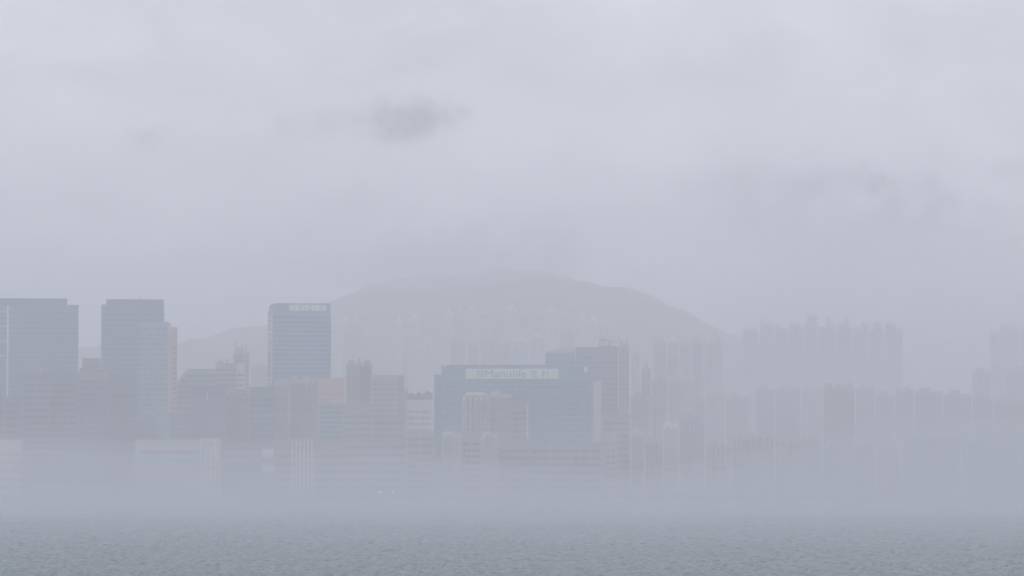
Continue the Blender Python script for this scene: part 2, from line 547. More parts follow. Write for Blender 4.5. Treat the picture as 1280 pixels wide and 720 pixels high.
# low front row left of centre
office('waterfront_shed', 'low dark shed with a pale roof edge right of the teal-banded building', 277, 325, 553, 2048,
       wall=(.17, .18, .19), glass=G_DARK, D=20, storey=4.2, share=.45, cat='shed', roof=(('room', .12, .6, 1.2),))
r, W, D, H = office('waterfront_shed', 'small low block showing two square white panels one above the other', 325.8, 345, 556, 2056,
                    wall=(.2, .21, .23), glass=G_DARK, D=18, storey=9, share=.2, cat='shed')
for zz in (H - 6.5, H - 15):
    MB().box(-W / 2 + .6, W / 2 - .9, -D / 2 - .4, -D / 2 - .13, zz, zz + 4.2).build('white_panel', wall_mat(WHITE), r)
office('waterfront_shed', 'lowest grey shed squeezed beside the low block with white ribs', 346, 363, 558, 2062,
       wall=(.27, .27, .28), glass=G_DARK, D=18, storey=4.2, share=.4, cat='shed')
r, W, D, H = office('waterfront_shed', 'low waterfront block faced with white vertical ribs', 364, 391, 552, 2050,
                    wall=(.24, .24, .25), glass=G_DARK, D=18, storey=4.2, share=.5, cat='shed')
for k in range(6):
    a = -W / 2 + .3 + k * (W - 1.2) / 5
    MB().box(a, a + .8, -D / 2 - .8, -D / 2 - .14, 0, H + 1.3).build('rib', wall_mat(WHITE), r)
office('waterfront_shed', 'low reddish grey shed below the teal glass block', 392, 429, 555, 2066,
       wall=(.33, .28, .27), glass=G_DARK, D=18, storey=4.2, share=.45, cat='shed', roof=(('room', .2, .5, 1.5),))

# ================================================================== CENTRE
r, W, D, H = apartment('apartment_block', 'grey two-bay block with a lumpy roof, right of the salmon pink block', 432.5, 465.5, 457, 2330,
                       wall=(.29, .29, .30), D=20, bays=4, cat='apartment block',
                       roof=(('room', .08, .3, 2.2), ('room', .42, .6, 1.5), ('tank', .8, 2.2), ('mast', .5, 4)))
MB().box(W * 0.02, W * .4, -D / 2 - .5, -D / 2 - .1, 0, H - .5).build('glazed_bay', glass_mat((.05, .06, .09), pane=2.0), r)
r, W, D, H = office('office_block', 'smooth grey slab with a darker right strip, next to the lumpy-roofed block', 466.5, 504.5, 471, 2350,
                    wall=(.31, .315, .325), glass=(.14, .145, .155), D=22, storey=3.3, share=.4, cat='office block', roof=(('room', .6, .95, 1.2),))
MB().box(W / 2 - 3.6, W / 2 + .2, -D / 2 - .4, -D / 2 - .13, 0, H + .5).build('dark_strip', wall_mat((.13, .135, .15)), r)
r, W, D, H = office('industrial_building', 'white floored block with a dark uneven roof, left of the sign-fronted glass block', 509, 540, 502, 2190,
                    wall=(.55, .55, .55), glass=(.24, .24, .25), D=22, storey=3.6, share=.42, cat='factory building')
rf = MB().slab([(-W / 2 - .4, H + 1.12), (W / 2 + .4, H + 1.12), (W / 2 + .4, H + 4.6), (W * .3, H + 6.4), (W * .12, H + 3.9), (-W * .05, H + 5.6),
                (-W * .2, H + 4.0), (-W * .36, H + 5.2), (-W / 2 - .4, H + 3.2)], -D / 2 - .3, D / 2).build('roof', wall_mat((.12, .125, .13)), r)
apartment('apartment_block', 'slim pale strip of a block just left of the white floored one', 504.9, 509.6, 488, 2250, wall=(.42, .42, .43), D=16, bays=2, cat='apartment block', roof=())
office('industrial_building', 'brownish low block right of the teal glass block', 428.6, 466, 508, 2120,
       wall=(.27, .26, .23), glass=G_DARK, D=20, storey=3.6, share=.4, cat='factory building', roof=(('room', .7, .98, 2),))
office('industrial_building', 'plain grey block below the smooth grey slab', 466.6, 505, 520, 2130,
       wall=(.26, .265, .275), glass=G_DARK, D=20, storey=3.6, share=.4, cat='factory building')
office('waterfront_shed', 'long low shed with a white roof line below the smooth grey slab', 430, 506, 550, 2060,
       wall=(.25, .255, .265), glass=G_DARK, D=20, storey=4.4, share=.4, cat='shed', roof=(('room', .3, .98, .8),))
office('industrial_building', 'low grey block just left of the foot of the sign-fronted glass block', 507, 543, 540, 2090,
       wall=(.30, .3, .31), glass=G_DARK, D=20, storey=3.8, share=.4, cat='factory building')

# the big glass block with the sign
r, W, D, H = office('office_block', 'broad blue glass block with the long white lettered sign on its roof edge', 552, 737, 459.5, 2220,
                    wall=(.105, .19, .265), glass=(.05, .12, .19), D=34, storey=3.2, share=.72, pane=1.5, cat='office block', crown=4.5)
px = W / 185.0
MB().box(-W / 2 - 9 * px, -W / 2 - .14, -D / 2 + 1.5, D / 2, 0, H - 4.2).build('side_wing', glass_mat((.05, .10, .19), pane=1.5), r)
we = MB().box(W / 2 + .14, W / 2 + 15 * px, -D / 2 + 1.2, D / 2 - 2, 0, H - 2.0).build('side_wing', wall_mat((.20, .20, .24)), r)
MB().box(W / 2 + 2.2, W / 2 + 6.8, -D / 2 + .9, -D / 2 + 1.19, 0, H - 8).build('pale_strip', wall_mat((.5, .48, .5)), we)
MB().box(-W / 2 + 3, W / 2 - 20, -D / 2 - .02, -D / 2 + .5, H + 1.11, H + 1.5).build('roof_rail', wall_mat(DARK), r)
MB().box(W / 2 - 3.4, W / 2 - 1.2, -D / 2 - .45, -D / 2 - .14, H - 2.8, H + .6).build('roof_emblem', wall_mat(WHITE), r)
MB().box(-W / 2 + 9, -W / 2 + 13, -D / 2 + 2, -D / 2 + 6, H, H + 2.2).build('plant_room', wall_mat(PALE), r)
MB().box(-W / 2 + 70, -W / 2 + 82, -D / 2 + 8, D / 2 - 8, H, H + 1.6).build('plant_room', wall_mat(GREY), r)
bx0, bx1 = -W / 2 + 30 * px, -W / 2 + 146 * px
bz0, bz1 = H - 6.5, H - .7
yf = -D / 2 - .5
sb = MB().box(bx0, bx1, yf, -D / 2 - .13, bz0, bz1).build('sign_board', wall_mat((.66, .66, .64), stain=.06), r)
for a in (3.4, 108.0):
    MB().box(bx0 + a * px, bx0 + (a + 6.5) * px, yf - .04, yf - .002, bz0 + 1.2, bz1 - 1.2).build('yellow_square', wall_mat((.62, .58, .33), stain=.05), sb)
ink = wall_mat((.10, .13, .12), stain=.05)
# emblem: a framed square of upright bars
m = MB()
ex, ez, eh = bx0 + 14.5 * px, bz0 + .9, bz1 - bz0 - 1.8
m.box(ex, ex + .5, yf - .2, yf - .002, ez, ez + eh)
m.box(ex + .51, ex + 3.4, yf - .2, yf - .002, ez + eh - .6, ez + eh)
m.box(ex + 1.25, ex + 1.75, yf - .2, yf - .002, ez, ez + eh - 1.3)
m.box(ex + 2.15, ex + 2.65, yf - .2, yf - .002, ez, ez + eh - 1.3)
m.box(ex + 3.41, ex + 3.9, yf - .2, yf - .002, ez, ez + eh)
m.build('emblem', ink, sb)
# the word
tcu = bpy.data.curves.new('lettering', 'FONT')
tcu.body = 'Manulife'
tcu.size = 5.9
tcu.extrude = .09
tcu.offset = 0
tcu.align_x = 'LEFT'
to = bpy.data.objects.new('lettering', tcu)
COL.objects.link(to)
bpy.context.view_layer.update()
dg = bpy.context.evaluated_depsgraph_get()
me = bpy.data.meshes.new_from_object(to.evaluated_get(dg))
bpy.data.objects.remove(to)
vs = np.array([v.co[:] for v in me.vertices])
ww = vs[:, 0].max() - vs[:, 0].min()
target_w = 51.5 * px
k = target_w / ww
x_off, y_min = vs[:, 0].min(), vs[:, 1].min()
hh = vs[:, 1].max() - y_min
kz = (bz1 - bz0 - 1.5) / hh
for v in me.vertices:
    a, b, c = v.co
    v.co = ((a - x_off) * k, -c - .1, (b - y_min) * kz)
me.materials.clear()
me.materials.append(ink)
lo = bpy.data.objects.new('lettering', me)
COL.objects.link(lo)
lo.parent = sb
lo.location = (bx0 + 24.5 * px, yf, bz0 + .8)


def strokes(name, ox, w, h, segs, t):
    """a written character as straight strokes in a unit square (x right, z up)"""
    m = MB()
    for i, (ax, az, cx_, cz) in enumerate(segs):
        a = Vector((ox + ax * w, yf - .11 - i * .003, bz0 + .8 + az * h))
        c = Vector((ox + cx_ * w, yf - .11 - i * .003, bz0 + .8 + cz * h))
        d = (c - a).normalized()
        n = Vector((-d.z, 0, d.x)) * t
        b = len(m.v)
        for y in (-.08, .08):
            for q in (a - n, c - n, c + n, a + n):
                m.v.append((q.x, q.y + y, q.z))
        m.f += [tuple(b + j for j in q) for q in ((0, 1, 2, 3), (7, 6, 5, 4), (0, 4, 5, 1), (1, 5, 6, 2), (2, 6, 7, 3), (3, 7, 4, 0))]
    return m.build(name, ink, sb)


ch, cw = bz1 - bz0 - 1.6, 4.9
strokes('lettering', bx0 + 80.5 * px, cw, ch, [(.5, 1, .5, .86), (.08, .84, .92, .84), (.08, .84, .05, .68), (.92, .84, .92, .68),
        (.15, .58, .85, .58), (.42, .75, .10, .10), (.52, .48, .38, .08), (.38, .08, .84, .08), (.72, .30, .90, .0)], .17)
strokes('lettering', bx0 + 94 * px, cw, ch, [(.5, 1, .12, .86), (.02, .64, .6, .64), (.31, .9, .31, .0), (.31, .62, .04, .2), (.31, .62, .58, .28),
        (.72, .85, .72, .25), (.94, 1, .94, .02), (.94, .02, .84, .08)], .17)

# pale residential trio in front of it
r, W, D, H = apartment('apartment_tower', 'cream block with a bright rounded roof cap before the sign-fronted glass block', 578, 611.5, 497, 2120,
                       wall=(.43, .40, .37), D=18, bays=5, roof=())
MB().slab([(-W * .42, H + 1.3), (W * .42, H + 1.3), (W * .40, H + 2.3), (W * .26, H + 3.1), (-W * .26, H + 3.1), (-W * .40, H + 2.3)], -D / 2 + .6, D / 2 - 3).build(
    'roof_cap', wall_mat((.58, .53, .48)), r)
apartment('apartment_tower', 'pale block with rows of windows joined beside the rounded roof cap block', 612.2, 639.5, 495, 2130, wall=(.40, .385, .37), D=18, bays=5,
          roof=(('room', .1, .5, 1.6),))
r, W, D, H = office('industrial_building', 'dark grey block with one pale edge before the glass block, sloped roof', 640, 662, 503, 2140,
                    wall=(.24, .24, .245), glass=G_DARK, D=20, storey=3.5, share=.4, cat='factory building')
MB().slab([(-W / 2, H + 1.13), (W / 2, H + 1.13), (W * .1, H + 3.2), (-W * .2, H + 4.0), (-W / 2, H + 4.0)], -D / 2 + .3, D / 2 - 2).build('roof', wall_mat(DARK), r)
MB().box(W / 2 - 1.9, W / 2 - .6, -D / 2 - .4, -D / 2 - .13, 0, H - 2).build('pale_strip', wall_mat((.6, .58, .58)), r)
apartment('apartment_block', 'low white-columned block below the cream rounded roof block', 552, 576, 544, 2050, wall=(.5, .5, .5), D=16, bays=4, cat='apartment block', roof=(('room', .1, .6, 1),))
office('industrial_building', 'low grey middle block between two white-columned blocks', 576.6, 602, 546, 2056,
       wall=(.33, .33, .34), glass=G_DARK, D=16, storey=3.4, share=.4, cat='factory building')
apartment('apartment_block', 'low white ribbed block below the window-rowed pale block', 602.6, 622, 545, 2050, wall=(.48, .48, .475), D=16, bays=3, cat='apartment block', roof=(('room', .1, .6, 1),))
office('industrial_building', 'low dim block under the right half of the sign-fronted glass block', 663, 752, 555, 2070,
       wall=(.25, .26, .28), glass=G_DARK, D=20, storey=4, share=.4, cat='factory building', roof=(('room', .2, .4, 1.5), ('room', .65, .8, 2)))
office('industrial_building', 'low mauve block before the foot of the sign-fronted glass block', 623, 662, 551, 2076,
       wall=(.28, .27, .29), glass=G_DARK, D=20, storey=4, share=.4, cat='factory building')

# dark blocks behind it
r, W, D, H = office('office_block', 'dark block with a slanting pale roof behind the sign board end', 682, 719, 443, 2420,
                    wall=(.13, .15, .185), glass=G_DARK, D=24, storey=3.4, share=.5, cat='office block')
MB().slab([(-W / 2, H + 1.13), (W / 2, H + 1.13), (W / 2, H + 4.6), (W * .3, H + 4.3), (-W / 2, H + 2.0)], -D / 2 + .3, D / 2 - 2).build('roof', wall_mat((.42, .42, .42)), r)
r, W, D, H = office('office_block', 'dark block with cranes and frames on its roof, right of the slanting roof', 719.8, 772, 436, 2440,
                    wall=(.12, .14, .175), glass=G_DARK, D=26, storey=3.4, share=.5, cat='office block',
                    roof=(('room', .02, .4, 1.2), ('room', .55, .95, 2.2)))
fr = MB()
for i, (f0, f1, h) in enumerate(((.58, .58, 5.5), (.66, .66, 6.2), (.80, .80, 5.0), (.70, .90, 4.4))):
    fr.bar((-W / 2 + f0 * W, -D / 4, H + 1), (-W / 2 + f1 * W, -D / 4, H + 1 + h), .35)
fr.bar((-W / 2 + .58 * W, -D / 4, H + 5.4), (-W / 2 + .66 * W, -D / 4, H + 6.6), .3).bar((-W / 2 + .66 * W, -D / 4, H + 6.6), (-W / 2 + .80 * W, -D / 4, H + 4.6), .3)
fr.build('roof_frame', wall_mat(METAL), r)
apartment('apartment_tower', 'slim window-striped tower attached to the dark block with roof frames', 772.6, 786.5, 434, 2446, wall=(.38, .385, .39), D=20, bays=2,
          roof=(('room', .2, .8, 1.5), ('mast', .3, 4), ('mast', .8, 4)))
office('industrial_building', 'low pale layered block right of the glass block beside its foot', 756, 771, 546, 2080,
       wall=(.42, .42, .42), glass=(.12, .12, .13), D=16, storey=3.4, share=.4, cat='factory building')
office('industrial_building', 'mid-height grey block filling the foot of the dark roof-frame block', 753, 787, 520, 2150,
       wall=(.27, .275, .285), glass=G_DARK, D=20, storey=3.6, share=.4, cat='factory building')

# ================================================================== TOWERS UNDER THE HILL
HG = 'pale towers at the foot of the hill'


def far(x0, x1, yt, Y, label, wall=WHITE, bays=2, roof=(('room', .3, .7, 4),), group=HG, D=14, rot=0):
    return apartment('apartment_tower', label, x0, x1, yt, Y, wall=wall, D=D, bays=bays, roof=roof, group=group, rot=rot)


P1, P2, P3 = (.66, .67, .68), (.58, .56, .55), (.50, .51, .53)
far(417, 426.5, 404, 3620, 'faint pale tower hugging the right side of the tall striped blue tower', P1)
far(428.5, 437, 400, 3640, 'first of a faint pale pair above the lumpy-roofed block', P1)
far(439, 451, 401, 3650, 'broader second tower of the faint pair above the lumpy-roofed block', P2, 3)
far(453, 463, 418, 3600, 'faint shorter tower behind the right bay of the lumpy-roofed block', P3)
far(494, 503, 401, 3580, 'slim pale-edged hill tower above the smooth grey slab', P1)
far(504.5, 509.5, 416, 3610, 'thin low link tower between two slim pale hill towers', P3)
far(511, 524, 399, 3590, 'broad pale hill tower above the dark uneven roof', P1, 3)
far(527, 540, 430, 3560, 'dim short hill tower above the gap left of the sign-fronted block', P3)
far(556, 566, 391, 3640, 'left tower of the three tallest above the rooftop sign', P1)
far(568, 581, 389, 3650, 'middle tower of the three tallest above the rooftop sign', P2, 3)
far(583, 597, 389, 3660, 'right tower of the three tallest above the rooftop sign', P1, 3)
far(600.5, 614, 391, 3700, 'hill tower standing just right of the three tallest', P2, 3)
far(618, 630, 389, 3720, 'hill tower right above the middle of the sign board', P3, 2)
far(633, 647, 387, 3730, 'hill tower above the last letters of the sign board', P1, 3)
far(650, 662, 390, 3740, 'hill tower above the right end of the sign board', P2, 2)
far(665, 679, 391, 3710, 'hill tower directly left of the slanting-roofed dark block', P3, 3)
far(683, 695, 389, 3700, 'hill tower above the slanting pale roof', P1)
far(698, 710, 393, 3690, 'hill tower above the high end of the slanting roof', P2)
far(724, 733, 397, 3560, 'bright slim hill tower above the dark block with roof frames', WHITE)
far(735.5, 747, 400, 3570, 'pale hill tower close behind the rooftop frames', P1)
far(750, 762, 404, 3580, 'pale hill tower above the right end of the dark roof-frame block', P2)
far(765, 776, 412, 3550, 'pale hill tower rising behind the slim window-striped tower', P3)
NG = 'nearer pale towers above the sign'
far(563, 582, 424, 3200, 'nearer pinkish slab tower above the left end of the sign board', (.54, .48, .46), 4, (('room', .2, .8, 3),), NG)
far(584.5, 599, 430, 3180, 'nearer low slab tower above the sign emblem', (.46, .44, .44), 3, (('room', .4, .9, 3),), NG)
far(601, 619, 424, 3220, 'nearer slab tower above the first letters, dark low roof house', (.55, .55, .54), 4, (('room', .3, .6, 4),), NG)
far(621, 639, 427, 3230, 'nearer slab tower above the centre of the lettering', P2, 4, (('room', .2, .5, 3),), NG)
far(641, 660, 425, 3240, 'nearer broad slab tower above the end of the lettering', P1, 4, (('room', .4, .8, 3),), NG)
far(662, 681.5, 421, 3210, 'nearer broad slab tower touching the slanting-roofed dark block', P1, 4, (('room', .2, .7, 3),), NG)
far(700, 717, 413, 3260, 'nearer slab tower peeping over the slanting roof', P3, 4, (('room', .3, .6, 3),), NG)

# ================================================================== RIGHT HALF: ESTATES
DG = 'slab towers at the right foot of the hill'
PD = (.40, .41, .42)
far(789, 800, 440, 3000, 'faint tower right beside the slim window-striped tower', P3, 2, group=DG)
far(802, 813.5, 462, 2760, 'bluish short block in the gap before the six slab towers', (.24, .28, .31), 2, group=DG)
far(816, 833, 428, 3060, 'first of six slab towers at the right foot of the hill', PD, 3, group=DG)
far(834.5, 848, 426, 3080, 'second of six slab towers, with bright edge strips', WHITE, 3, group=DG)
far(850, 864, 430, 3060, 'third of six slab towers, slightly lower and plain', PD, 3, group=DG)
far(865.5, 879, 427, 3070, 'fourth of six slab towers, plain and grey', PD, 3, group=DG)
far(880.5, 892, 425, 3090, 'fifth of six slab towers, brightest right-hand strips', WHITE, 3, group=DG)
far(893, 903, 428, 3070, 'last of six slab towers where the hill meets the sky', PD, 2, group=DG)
EG = 'estate towers with blocky roof houses'
ED = (.22, .235, .25)
EL = (.36, .37, .38)
far(928, 949, 416, 3500, 'estate tower at the left end of the tall row, low cap', EL, 4, (('room', .15, .9, 3),), EG, 18)
far(950, 967, 411, 3560, 'estate tower second in the tall row, corner turret roof', EL, 3, (('room', .0, .4, 9), ('room', .42, .95, 5)), EG, 18)
far(968, 984, 412, 3540, 'estate tower third in the tall row, sloping low roof', ED, 3, (('room', .05, .5, 3),), EG, 18)
far(985, 1004, 409, 3570, 'estate tower left of the tallest roof house', ED, 3, (('room', .35, .65, 4), ('room', .05, .3, 2)), EG, 18)
far(1005, 1022, 406, 3590, 'estate tower carrying the tallest and broadest roof house', ED, 3, (('room', .22, .95, 8), ('mast', .6, 11)), EG, 18)
far(1023, 1044, 410, 3600, 'estate tower with a narrow high turret right of the tallest roof house', (.25, .265, .28), 4, (('room', .42, .72, 9), ('room', .72, .95, 4)), EG, 18)
far(1045, 1065, 410, 3590, 'estate tower with a central turret, sixth along the row', ED, 4, (('room', .5, .8, 8.5), ('room', .2, .48, 3)), EG, 18)
far(1066, 1086, 411, 3600, 'estate tower with a wide stepped turret, two from the row end', EL, 4, (('room', .45, .9, 6),), EG, 18)
far(1087, 1104, 412, 3610, 'estate tower next to last in the tall row', ED, 3, (('room', .3, .85, 6.5),), EG, 18)
far(1105, 1128, 413, 3600, 'estate tower ending the tall row beside open sky', ED, 4, (('room', .05, .65, 6),), EG, 18)
FG = 'towers at the right frame edge'
far(1237.5, 1248.5, 418, 3480, 'outer dark slim tower facing the open sky gap at the frame edge', ED, 2, (('room', .3, .9, 2),), FG, 16)
far(1249.5, 1263, 413, 3500, 'second slim tower from the open sky gap, flat top', ED, 3, (('room', .1, .8, 3),), FG, 16)
far(1264, 1276, 413, 3500, 'slim tower with bright edge near the frame edge', EL, 3, (('room', .4, .9, 3),), FG, 16)
far(1277, 1292, 416, 3490, 'slim tower cut by the right frame edge', ED, 3, (('room', .1, .8, 3),), FG, 16)

# middle row right: lower and nearer blocks
MG = 'mid-height blocks in the fog on the right'


def mid(x0, x1, yt, Y, label, wall=CONC, bays=None, roof=(('room', .2, .6, 2.5),), D=20):
    return apartment('apartment_block', label, x0, x1, yt, Y, wall=wall, D=D, bays=bays, roof=roof, group=MG, cat='apartment block')


mid(788, 812, 497, 2560, 'dim block right of the slim window-striped tower, below the bluish block', (.30, .31, .33))
mid(814, 834, 476, 2680, 'grey block below the first slab tower', CONC)
mid(836, 866, 474, 2700, 'pale-topped broad block below the bright-edged second slab tower', PALE, 5)
mid(868, 881, 502, 2600, 'short block below the fourth slab tower', CONC)
mid(882, 906, 489, 2640, 'block with a pale roof line below the fifth slab tower', PALE, 4)
mid(907, 936, 497, 2620, 'broad block filling the gap left of the estate row', (.33, .33, .34), 5)
mid(937, 943, 489, 2560, 'slim white pillar-like block below the first estate tower', WHITE, 2)
mid(944, 968, 488, 2660, 'ribbed block below the corner turret estate tower', CONC, 5)
mid(969, 1000, 487, 2680, 'ribbed broad block below the sloping low roof', (.36, .36, .37), 6)
mid(1001, 1028, 486, 2640, 'pale block below the tallest roof house', PALE, 4, (('room', .1, .5, 2), ('mast', .7, 4)))
mid(1029, 1068, 487, 2380, 'darker wide block with rough roof below the turret towers', (.31, .315, .325), 7, (('room', .05, .3, 3), ('room', .4, .7, 2), ('tank', .85, 3)))
mid(1069, 1093, 485, 2660, 'pale roofed block right of the rough-roofed dark block', (.40, .40, .41), 4)
mid(1094, 1118, 495, 2700, 'plain block below the end of the estate row', CONC, 4)
mid(1119, 1142, 489, 2600, 'block with white roof specks right below the open sky', (.34, .34, .35), 4, (('room', .05, .25, 2), ('room', .5, .8, 2)))
mid(1143, 1178, 491, 2620, 'long flat roofed block under the open sky gap', (.28, .29, .30), 6)
mid(1179, 1214, 494, 2640, 'long plain block before the frame edge towers', (.28, .29, .31), 6)
mid(1215, 1238, 465, 2900, 'short grey block on the open side of the frame edge towers', CONC, 4)
mid(1239, 1256, 457, 2860, 'white-columned block below the outer dark slim tower', (.6, .6, .6), 3)
mid(1257, 1298, 464, 2880, 'broad dim block cut by the right frame edge', CONC, 7)
mid(1215, 1240, 498, 2560, 'low dim block below the short grey one', (.30, .30, .31), 4)
mid(1241, 1296, 500, 2500, 'low white-piered block at the right frame edge', (.42, .41, .42), 8)

# low front row right
LG = 'low blocks fading into the fog on the right shore'


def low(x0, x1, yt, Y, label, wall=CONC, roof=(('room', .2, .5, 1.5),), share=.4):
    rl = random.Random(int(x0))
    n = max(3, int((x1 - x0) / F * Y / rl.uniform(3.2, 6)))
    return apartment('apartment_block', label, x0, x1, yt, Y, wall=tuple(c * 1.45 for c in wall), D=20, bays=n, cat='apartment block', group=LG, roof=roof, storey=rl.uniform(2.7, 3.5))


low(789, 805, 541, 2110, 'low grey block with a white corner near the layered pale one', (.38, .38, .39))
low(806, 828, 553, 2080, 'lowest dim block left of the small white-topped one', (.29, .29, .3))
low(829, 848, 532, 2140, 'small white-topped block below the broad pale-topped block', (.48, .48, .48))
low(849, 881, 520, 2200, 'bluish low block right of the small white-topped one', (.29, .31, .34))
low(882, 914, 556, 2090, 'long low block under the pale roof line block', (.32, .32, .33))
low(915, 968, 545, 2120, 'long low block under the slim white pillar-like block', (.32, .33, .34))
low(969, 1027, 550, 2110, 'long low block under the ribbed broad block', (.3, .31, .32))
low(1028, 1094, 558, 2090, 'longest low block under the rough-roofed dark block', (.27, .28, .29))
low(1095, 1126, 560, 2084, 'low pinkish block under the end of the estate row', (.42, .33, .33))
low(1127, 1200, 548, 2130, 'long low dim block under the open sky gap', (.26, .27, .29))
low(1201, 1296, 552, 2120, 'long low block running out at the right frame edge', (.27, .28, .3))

# ------------------------------------------------------------------ shore
MB().box(-2500, 2500, 1996.0, 1999.2, -1.5, 2.3).build('seawall', wall_mat((.24, .24, .23)))
tag(bpy.data.objects['seawall'], 'long low concrete sea wall along the far waterfront', 'sea wall')
lm, nt, b = new_mat('lit_lamp')
b.inputs['Base Color'].default_value = (.8, .8, .8, 1)
b.inputs['Emission Color'].default_value = (1.0, .97, .92, 1)
b.inputs['Emission Strength'].default_value = 7.5
lm.cycles.emission_sampling = 'NONE'


def lamp(px_, py, label):
    p = at(px_, py, 2002)
    o = make_root('waterfront_lamp', label, 'lamp', 'two lit lamps on the waterfront', p.x, p.y, LAND_Z, 0)
    h = p.z - LAND_Z
    MB().bar((0, 0, 0), (0, 0, h - .41), .09, 8).build('pole', wall_mat(METAL), o)
    MB().bar((0, 0, 0), (0, 0, .25), .22, 8).build('base', wall_mat(METAL), o)
    MB().box(-.42, .42, -.12, .34, h - .40, h + .40).build('lamp_housing', wall_mat(METAL), o)
    m = MB()
    for i in range(1):
        m.bar((0, -.22, h), (0, -.121, h), .34, 12)
    m.build('lens', lm, o)


lamp(475, 615.2, 'lit white lamp on the waterfront, the left dot of the two')
lamp(491, 614.8, 'lit white lamp on the waterfront, the right and brighter dot')

# ------------------------------------------------------------------ ground, mountain, water
gm_, nt, b = new_mat('paved_ground')
tc = N(nt, 'ShaderNodeTexCoord')
nz = N(nt, 'ShaderNodeTexNoise')
nz.inputs['Scale'].default_value = .05
nz.inputs['Detail'].default_value = 6
nt.links.new(tc.outputs['Object'], nz.inputs['Vector'])
rp = N(nt, 'ShaderNodeValToRGB')
rp.color_ramp.elements[0].color = (.06, .06, .06, 1)
rp.color_ramp.elements[1].color = (.16, .16, .15, 1)
nt.links.new(nz.outputs['Fac'], rp.inputs['Fac'])
nt.links.new(rp.outputs[0], b.inputs['Base Color'])
b.inputs['Roughness'].default_value = .9
o = MB().box(-8000, 8000, 1999.21, 9000, -.8, LAND_Z).build('ground', gm_)
tag(o, 'flat paved land behind the sea wall', 'ground', kind='structure')


def grid_mesh(name, xs, ys, Z, mat, smooth=True, X=None):
    nx, ny = len(xs), len(ys)
    X0, Y = np.meshgrid(xs, ys)
    X = X0 if X is None else X
    co = np.stack([X.ravel(), Y.ravel(), Z.ravel()], 1).astype(np.float32)
    i = np.arange((ny - 1) * (nx - 1))
    rr, cc = i // (nx - 1), i % (nx - 1)
    a = rr * nx + cc
    q = np.stack([a, a + 1, a + nx + 1, a + nx], 1).astype(np.int32)
    me = bpy.data.meshes.new(name)
    me.vertices.add(len(co))
    me.vertices.foreach_set('co', co.ravel())
    me.loops.add(q.size)
    me.loops.foreach_set('vertex_index', q.ravel())
    me.polygons.add(len(q))
    me.polygons.foreach_set('loop_start', (np.arange(len(q)) * 4).astype(np.int32))
    me.polygons.foreach_set('loop_total', np.full(len(q), 4, np.int32))
    me.polygons.foreach_set('use_smooth', np.full(len(q), smooth))
    me.update(calc_edges=True)
    me.validate()
    me.materials.append(mat)
    o = bpy.data.objects.new(name, me)
    COL.objects.link(o)
    return o


mm, nt, b = new_mat('hill_forest')
tc = N(nt, 'ShaderNodeTexCoord')
nz = N(nt, 'ShaderNodeTexNoise')
nz.inputs['Scale'].default_value = .02
nz.inputs['Detail'].default_value = 9
nz.inputs['Roughness'].default_value = .65
nt.links.new(tc.outputs['Object'], nz.inputs['Vector'])
rp = N(nt, 'ShaderNodeValToRGB')
rp.color_ramp.elements[0].position = .35
rp.color_ramp.elements[0].color = (.05, .065, .04, 1)
rp.color_ramp.elements[1].position = .7
rp.color_ramp.elements[1].color = (.13, .145, .09, 1)
nt.links.new(nz.outputs['Fac'], rp.inputs['Fac'])
nt.links.new(rp.outputs[0], b.inputs['Base Color'])
b.inputs['Roughness'].default_value = .95
xs = np.linspace(-1500, 1500, 376)
ys = np.linspace(3352, 7600, 300)
X, Y = np.meshgrid(xs, ys)
Z = terrain(X, Y)
rs = np.random.RandomState(3)
rag = np.zeros_like(Z)
for i in range(24):
    lam = 10 ** rs.uniform(math.log10(22), math.log10(160))
    th = rs.uniform(-.6, .6)
    rag += np.sin((X * math.cos(th) + Y * math.sin(th)) * 2 * math.pi / lam + rs.uniform(0, 6.283)) * (lam / 90) ** .7
Z = Z + np.where(Z > 12, .55 * rag + rs.uniform(-1.0, 2.2, Z.shape), 0)      # the tree canopy's roughness
o = grid_mesh('mountain', xs, ys, Z, mm)
tag(o, 'broad wooded hill rising behind the towers, summit lost in cloud', 'hill', kind='structure')

wm_, nt, b = new_mat('sea_water')
b.inputs['Base Color'].default_value = (.055, .105, .125, 1)
b.inputs['Roughness'].default_value = .16
b.inputs['IOR'].default_value = 1.33
tc = N(nt, 'ShaderNodeTexCoord')
mp = N(nt, 'ShaderNodeMapping')
mp.inputs['Scale'].default_value = (.8, 1.0, 1.0)
nt.links.new(tc.outputs['Object'], mp.inputs['Vector'])
n1 = N(nt, 'ShaderNodeTexNoise')
n1.inputs['Scale'].default_value = 1.6
n1.inputs['Detail'].default_value = 5
n1.inputs['Roughness'].default_value = .6
nt.links.new(mp.outputs[0], n1.inputs['Vector'])
bp = N(nt, 'ShaderNodeBump')
bp.inputs['Strength'].default_value = 1.0
bp.inputs['Distance'].default_value = .35
nt.links.new(n1.outputs['Fac'], bp.inputs['Height'])
nt.links.new(bp.outputs[0], b.inputs['Normal'])

